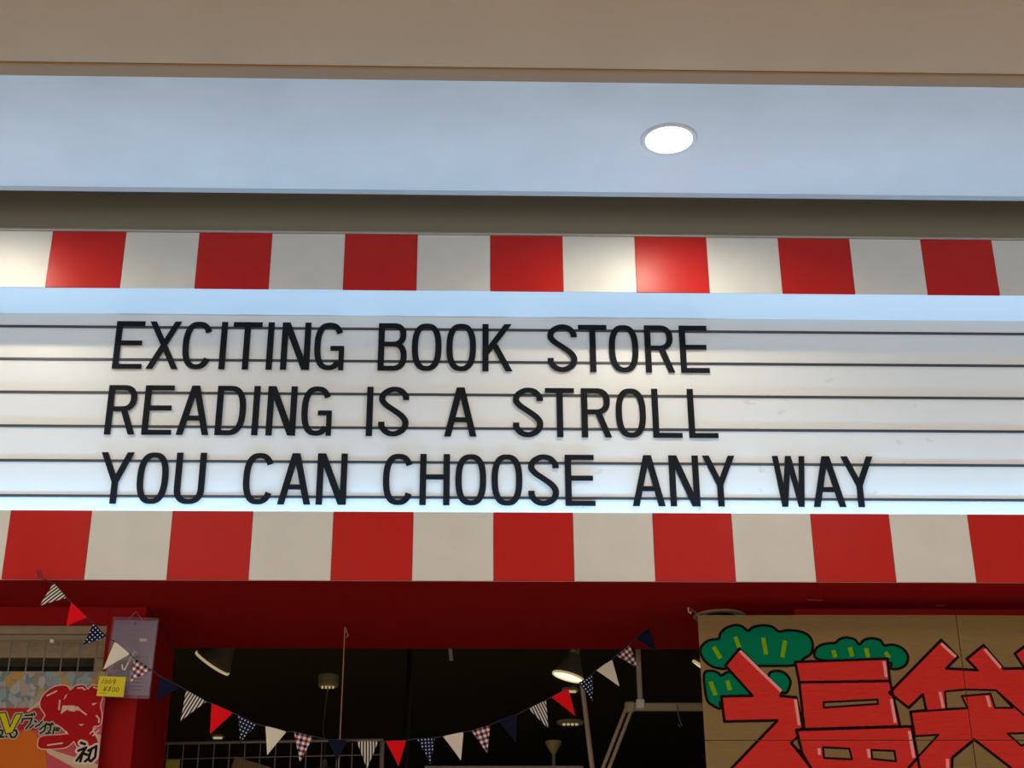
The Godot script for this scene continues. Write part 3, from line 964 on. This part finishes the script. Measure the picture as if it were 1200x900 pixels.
func bunting() -> void:
	var flags := [[-1.2148,2.9045,0.0504,-1.1744,2.8623,0.043,-1.246,2.8343,0.0562],[-1.1607,2.8497,0.0404,-1.1121,2.8064,0.0314,-1.1661,2.777,0.0414],[-1.0916,2.7914,0.0276,-1.0518,2.7524,0.0202,-1.1143,2.7247,0.0318],[-1.0272,2.7393,0.0156,-0.9822,2.705,0.0073,-1.0514,2.6554,0.0201],[-0.9687,2.6934,0.0048,-0.9171,2.661,-0.0048,-0.9725,2.6248,0.0055],[-0.8915,2.643,-0.0096,-0.832,2.6158,-0.0206,-0.8993,2.572,-0.0081],[-0.817,2.6065,-0.0234,-0.7583,2.5759,-0.0343,-0.8247,2.5175,-0.022],[-0.7426,2.5716,-0.0372,-0.681,2.5465,-0.0487,-0.7407,2.4833,-0.0376],[-0.6662,2.5411,-0.0514,-0.6117,2.5162,-0.0615,-0.6556,2.4631,-0.0534],[-0.5874,2.5123,-0.066,-0.5272,2.4983,-0.0772,-0.5775,2.4295,-0.0679],[-0.5059,2.4992,-0.0812,-0.4505,2.488,-0.0914,-0.4843,2.4109,-0.0852],[-0.4097,2.4806,-0.099,-0.3529,2.4803,-0.1096,-0.3792,2.4194,-0.1047],[-0.3253,2.4778,-0.1147,-0.2633,2.4801,-0.1262,-0.2931,2.4004,-0.1207],[-0.2416,2.4824,-0.1302,-0.182,2.4867,-0.1413,-0.2024,2.4107,-0.1375],[-0.1522,2.4928,-0.1468,-0.0982,2.4978,-0.1569,-0.1099,2.4213,-0.1547],[-0.0746,2.5022,-0.1612,-0.014,2.5171,-0.1725,-0.0209,2.4342,-0.1712],[0.0098,2.5221,-0.1769,0.0659,2.5415,-0.1873,0.0573,2.4569,-0.1857],[0.0905,2.5542,-0.1919,0.146,2.5757,-0.2022,0.1426,2.4902,-0.2016],[0.1817,2.5952,-0.2088,0.2356,2.6228,-0.2188,0.2415,2.5372,-0.2199],[0.2522,2.6327,-0.2219,0.305,2.6625,-0.2317,0.3247,2.5793,-0.2354],[0.3395,2.6793,-0.2381,0.3808,2.709,-0.2458,0.3794,2.623,-0.2455],[0.3935,2.7234,-0.2481,0.4449,2.7588,-0.2577,0.4652,2.6757,-0.2614],[0.4581,2.7721,-0.2601,0.5018,2.8078,-0.2682,0.526,2.7345,-0.2727],[0.5236,2.8294,-0.2723,0.5669,2.8668,-0.2803,0.5888,2.7881,-0.2844]]
	var t := thing("bunting", "string of small patterned triangular flags hanging across the shop entrance", "bunting", Vector3(-0.3, 2.6, -0.12))
	var org := t.position
	var cloth := [mat(Color.WHITE, 0.9, 0, flag_print(0), 0, 0.1), mat(lin(0.72, 0.008, 0.014), 0.9, 0, null, 0, 0.1), mat(Color.WHITE, 0.9, 0, flag_print(2), 0, 0.1), mat(lin(0.66, 0.60, 0.50), 0.9, 0, null, 0, 0.1), mat(Color.WHITE, 0.9, 0, flag_print(4), 0, 0.1), mat(lin(0.009, 0.011, 0.030), 0.9, 0, null, 0, 0.1)]
	var names := ["striped_flag", "red_flag", "dotted_flag", "cream_flag", "gingham_flag", "navy_flag"]
	var labs := ["flag with fine dark stripes on white", "plain red flag", "navy flag with white dots", "plain cream flag", "red, navy and white gingham flag", "plain navy flag"]
	var path := [Vector3(-1.2559, 2.9192, 0.061), Vector3(-1.2655, 2.9385, 0.059), Vector3(-1.2585, 2.9405, 0.060), Vector3(-1.2425, 2.9135, 0.0615)]
	for i in flags.size():
		var f: Array = flags[i]
		var a := Vector3(f[0], f[1], f[2])
		var b := Vector3(f[3], f[4], f[5])
		var c := Vector3(f[6], f[7], f[8])
		path.append(a)
		path.append(b)
		var k := i % 6
		if i == 23: k = 5
		var o := put(names[k], flag_mesh(a, b, c, 0.004 + 0.003 * sin(i * 2.3)), cloth[k], t, (a + b + c) / 3.0 - org)
		o.set_meta("label", labs[k])
	path.append(Vector3(0.618, 2.914, -0.31))
	path.append(Vector3(0.613, 2.85, -0.312))
	var pp := []
	for p in path: pp.append(p - org)
	put("string", tube(pp, 0.0016, 6), mat(lin(0.02, 0.02, 0.03), 0.9), t)

func cardboard() -> void:
	var t := thing("cardboard_sign", "big brown cardboard sign hand-painted with red characters and green pine", "sign", Vector3(1.1, 2.4, -0.12))
	var m := mat(Color.WHITE, 0.85, 0, card_print(), 0, 0.15)
	var cx := 0.698
	var cy := 2.862
	var xs := [cx, 1.4915, 2.198]
	var ys := [cy, 2.4825, 2.245]
	for i in 2:
		for j in 2:
			var g := 0.0012
			var x0: float = xs[i] + (g if i else 0.0)
			var x1: float = xs[i + 1] - (0.0 if i else g)
			var y1: float = ys[j] - (g if j else 0.0)
			var y0: float = ys[j + 1] + (0.0 if j else g)
			var u0 := Vector2((x0 - cx) / 1.5, (cy - y1) / 0.62)
			var u1 := Vector2((x1 - cx) / 1.5, (cy - y0) / 0.62)
			var o := put("cardboard_panel", sheet(x0, x1, y0, y1, 0.005, u0, u1), m, t, Vector3((x0 + x1) / 2, (y0 + y1) / 2, -0.12) - t.position)
			o.rotation_degrees.y = 0.5 if i else -0.5
	put("backing_board", box(Vector3(1.46, 0.58, 0.004), 0.001), mat(lin(0.22, 0.15, 0.07), 0.9), t, Vector3(1.448, 2.553, -0.1295) - t.position)
	# screw hook in the soffit and the string that holds the corner
	put("hanging_string", tube([Vector3(0.708, 2.852, -0.122), Vector3(0.699, 2.885, -0.17), Vector3(0.692, 2.913, -0.222)].map(func(p): return p - t.position), 0.0016, 6), M.cord, t)
	put("hanging_string", tube([Vector3(1.9, 2.852, -0.122), Vector3(1.9, 2.913, -0.19)].map(func(p): return p - t.position), 0.0016, 6), M.cord, t)
	var h := put("screw_hook", tube([Vector3(0, 0.002, 0), Vector3(0, -0.012, 0), Vector3(0.006, -0.02, 0.003), Vector3(0.008, -0.012, 0.005)], 0.002, 6), M.lamp_white, self, Vector3(0.686, LB - 0.001, -0.222))
	tag(h, "small pale screw hook in the red soffit beside the cardboard sign", "hook")

func interior() -> void:
	# spotlights under the black ceiling
	spot_lamp(Vector3(-1.262, 3.435, -3.0), Vector3(-0.56, -0.78, -0.24), 0.098, "tilted bell spotlight at the left of the dark entrance", 6.0)
	spot_lamp(Vector3(0.492, 3.37, -3.0), Vector3(-0.24, -0.85, -0.01), 0.08, "lit spotlight with glowing face above the red bunting flag", 6.0)
	spot_lamp(Vector3(1.195, 3.395, -3.0), Vector3(-0.56, -0.78, -0.24), 0.098, "spotlight half hidden behind the cardboard sign's left edge", 6.0)
	# pendant with ceiling cup, cord and shade
	var t := thing("pendant_lamp", "beige pendant lamp on a long cord under the black ceiling", "pendant lamp", Vector3(-0.932, 4.0, -5.585))
	put("canopy", lathe([Vector2(0.0, -0.075), Vector2(0.06, -0.075), Vector2(0.068, -0.06), Vector2(0.07, 0.0), Vector2(0.0, 0.0)]), M.fitting, t)
	for i in 4:
		put("screw", box(Vector3(0.012, 0.016, 0.012), 0.003), M.rim_glow, t, Vector3(-0.036 + i * 0.024, -0.083, 0.02))  # given a glow of their own to show as bright dots
	put("cord", tube([Vector3(0, -0.075, 0), Vector3(-0.012, -0.2, 0), Vector3(-0.02, -0.34, 0), Vector3(-0.002, -0.46, 0), Vector3(0.0, -0.55, 0)], 0.005), M.cord, t)
	put("finial_ring", lathe([Vector2(0.012, -0.6), Vector2(0.022, -0.575), Vector2(0.012, -0.55), Vector2(0.006, -0.575), Vector2(0.012, -0.6)], 16), M.lamp_white, t)
	put("shade", lathe([Vector2(0.012, -0.6), Vector2(0.085, -0.615), Vector2(0.095, -0.64), Vector2(0.13, -0.82)]), mat(lin(0.6, 0.38, 0.20), 0.8), t)
	# ceiling cups further in
	for d in [[0.771, -7.02, 0.105, "flat round ceiling fitting with small lamps, deep in the shop"], [0.705, -5.95, 0.062, "round ceiling fitting just behind the lit spotlight and red flag"], [-1.954, -7.53, 0.055, "tiny round ceiling fitting below the red flag, deep in the shop"]]:
		var c := thing("ceiling_fitting", d[3], "ceiling light", Vector3(d[0], 4.0, d[1]))
		var r: float = d[2]
		put("plate", lathe([Vector2(0.0, -0.02), Vector2(r * 0.9, -0.018), Vector2(r, -0.008), Vector2(r, 0.0), Vector2(0.0, 0.0)]), M.fitting, c)
		for i in 4:
			put("bulb", lathe([Vector2(0.0, -0.034), Vector2(0.010, -0.031), Vector2(0.012, -0.016)], 12), M.rim_glow, c, Vector3((-0.45 + i * 0.3) * r, 0, 0.02))
	# a second spotlight bracket seen under the lit spotlight
	# wire grid partition inside, with its post
	var g := thing("wire_grid_partition", "wire grid partition on posts inside the dark entrance", "grid panel", Vector3(-0.7, 0, -1.2))
	put("top_rail", tube([Vector3(-0.46, 2.686, 0), Vector3(0.39, 2.70, 0)], 0.006), M.wire, g)
	for i in 15:
		var x := 0.335 - i * 0.0555
		put("upright_wire", tube([Vector3(x, 1.4, 0), Vector3(x, 2.69, 0)], 0.0025, 6), M.wire, g)
	for i in 6:
		put("cross_wire", tube([Vector3(-0.46, 2.628 - i * 0.2, 0.004), Vector3(0.39, 2.646 - i * 0.2, 0.004)], 0.0022, 6), M.wire, g)
	for x in [-0.46, 0.388]:
		put("post", tube([Vector3(x, 0, 0), Vector3(x, 2.7, 0)], 0.009), M.wire, g)
	# boxes on a tall cabinet behind the partition
	var cab := thing("tall_cabinet", "tall dark cabinet behind the wire grid partition", "cabinet", Vector3(-0.7, 0, -1.62))
	put("body", box(Vector3(0.95, 2.4, 0.4), 0.004), M.black_wall, cab, Vector3(0, 1.2, 0))
	put("top_board", box(Vector3(0.99, 0.025, 0.42), 0.004), M.black_wall, cab, Vector3(0, 2.4125, 0))
	var cb := thing("cardboard_box", "tilted brown cardboard box behind the wire grid", "box", Vector3(-0.80, 2.425, -1.5))
	var bm := mat(lin(0.28, 0.17, 0.08), 0.85)
	var body := put("carton", box(Vector3(0.22, 0.2, 0.16), 0.003), bm, cb, Vector3(0, 0.1305, 0))
	body.rotation_degrees.z = -17
	var flap := put("flap", box(Vector3(0.22, 0.003, 0.1), 0.001), bm, cb, Vector3(0.028, 0.229, 0.03))
	flap.rotation_degrees.z = -17
	flap.rotation_degrees.x = 6
	var y := put("yellow_tag", box(Vector3(0.05, 0.07, 0.004), 0.001), mat(lin(0.42, 0.33, 0.04), 0.7), self, Vector3(-1.062, 2.592, -1.188))
	tag(y, "yellow tag on the wire grid beside the red pillar", "tag")
	var rb := put("red_box", box(Vector3(0.05, 0.165, 0.05), 0.003), mat(lin(0.55, 0.12, 0.12), 0.6), self, Vector3(-0.34, 2.508, -1.42))
	tag(rb, "small red box top at the right end of the wire grid", "box")
	for d in [[1.066, -0.134, 0.05, 8.0, "pale scrap of old tape on the red soffit above the pine"], [1.472, -0.19, 0.03, -6.0, "small pale scrap of old tape on the red soffit above the cardboard seam"]]:
		var ts := put("tape_scrap", box(Vector3(d[2], 0.0008, 0.008), 0.0003), mat(lin(0.42, 0.12, 0.10), 0.7), self, Vector3(d[0], LB - 0.0005, d[1]))
		ts.rotation_degrees.y = d[3]
		tag(ts, d[4], "tape")
	# beige frame hanging from the ceiling, with a slanted double brace
	var f := thing("hanging_rack", "beige metal rack with crossbar and slanted brace inside the entrance", "rack", Vector3(0.6, 2.0, -1.0))
	var fo := f.position
	put("post", box(Vector3(0.018, 1.2, 0.018), 0.003), M.pole, f, Vector3(0.613, 3.4, -1.0) - fo)
	put("crossbar", box(Vector3(1.0, 0.028, 0.02), 0.003), M.pole, f, Vector3(1.06, 2.776, -1.0) - fo)
	put("clamp", box(Vector3(0.03, 0.032, 0.03), 0.004), M.lamp_white, f, Vector3(0.612, 2.786, -0.995) - fo)
	put("elbow", box(Vector3(0.036, 0.036, 0.03), 0.006), M.pole, f, Vector3(0.575, 2.776, -0.998) - fo)
	for s in [-0.011, 0.011]:
		put("brace", tube([Vector3(0.572 + s, 2.77, -1.0) - fo, Vector3(0.20 + s, 1.9, -1.0) - fo], 0.0065), M.pole, f)
	var hk := put("wire_hook", tube([Vector3(0, 0.016, 0), Vector3(0, -0.012, 0), Vector3(0.008, -0.05, 0), Vector3(0.014, -0.062, 0), Vector3(0.005, -0.066, 0), Vector3(0.0, -0.056, 0)], 0.002, 6), M.wire, self, Vector3(0.743, 2.768, -0.985))
	tag(hk, "thin wire hook hanging from the beige crossbar", "hook")
	var pl := put("leaning_pole", tube([Vector3(0, 0, 0), Vector3(-0.275, 2.879, 0)], 0.009), M.pole, self, Vector3(0.685, 0, -1.05))
	tag(pl, "thin beige pole leaning behind the bunting near the lit spotlight", "pole")
	# shelf top with a small cone stand
	var s := thing("shelf_unit", "beige shelf top at the bottom edge of the dark entrance", "shelf", Vector3(0.15, 0, -2.12))
	put("top_board", box(Vector3(0.66, 0.02, 0.24), 0.003), M.pole, s, Vector3(0, 2.744, 0))
	put("body", box(Vector3(0.62, 2.734, 0.22), 0.003), M.black_wall, s, Vector3(0, 1.367, 0))
	var cs := thing("cone_stand", "small brass cone on a stem standing on the beige shelf", "stand", Vector3(0.361, 2.754, -2.06))
	put("stem", lathe([Vector2(0.02, 0.0), Vector2(0.02, 0.003), Vector2(0.008, 0.006), Vector2(0.007, 0.062)], 16), M.cord, cs)
	put("cone", lathe([Vector2(0.0, 0.06), Vector2(0.010, 0.06), Vector2(0.036, 0.104), Vector2(0.034, 0.112), Vector2(0.0, 0.112)], 24), mat(lin(0.36, 0.28, 0.10), 0.6), cs)
	# dark pole and small white tag hanging in the middle of the entrance
	var dp := put("dark_pole", tube([Vector3(0, 0, 0), Vector3(0.055, 4.0, 0)], 0.012), mat(lin(0.004, 0.004, 0.004), 0.5), self, Vector3(-0.295, 0, -2.0))
	tag(dp, "thin black pole in the middle of the dark entrance", "pole")
	var wt := thing("hanging_tag", "small white strip hanging just under the red soffit", "tag", Vector3(-0.077, 3.225, -2.0))
	put("strip", box(Vector3(0.016, 0.06, 0.002), 0.0008), M.lamp_white, wt).rotation_degrees.z = 6
	put("thread", tube([Vector3(-0.003, 0.028, 0), Vector3(-0.003, 0.775, 0)], 0.001, 5), M.black, wt)
	var hs := thing("hanging_string", "thin pale string hanging from the red soffit beside the navy flag", "string", Vector3(-0.403, LB, -0.459))
	put("string", tube([Vector3(0, 0.001, 0), Vector3(0, -0.2, 0), Vector3(-0.002, -0.6, 0)], 0.0022, 6), mat(lin(0.34, 0.20, 0.13), 0.8), hs)
	put("knot", tube([Vector3(0.001, 0.0, 0), Vector3(0.012, -0.03, 0.004), Vector3(0.004, -0.036, 0.004)], 0.002, 6), mat(lin(0.34, 0.20, 0.13), 0.8), hs)
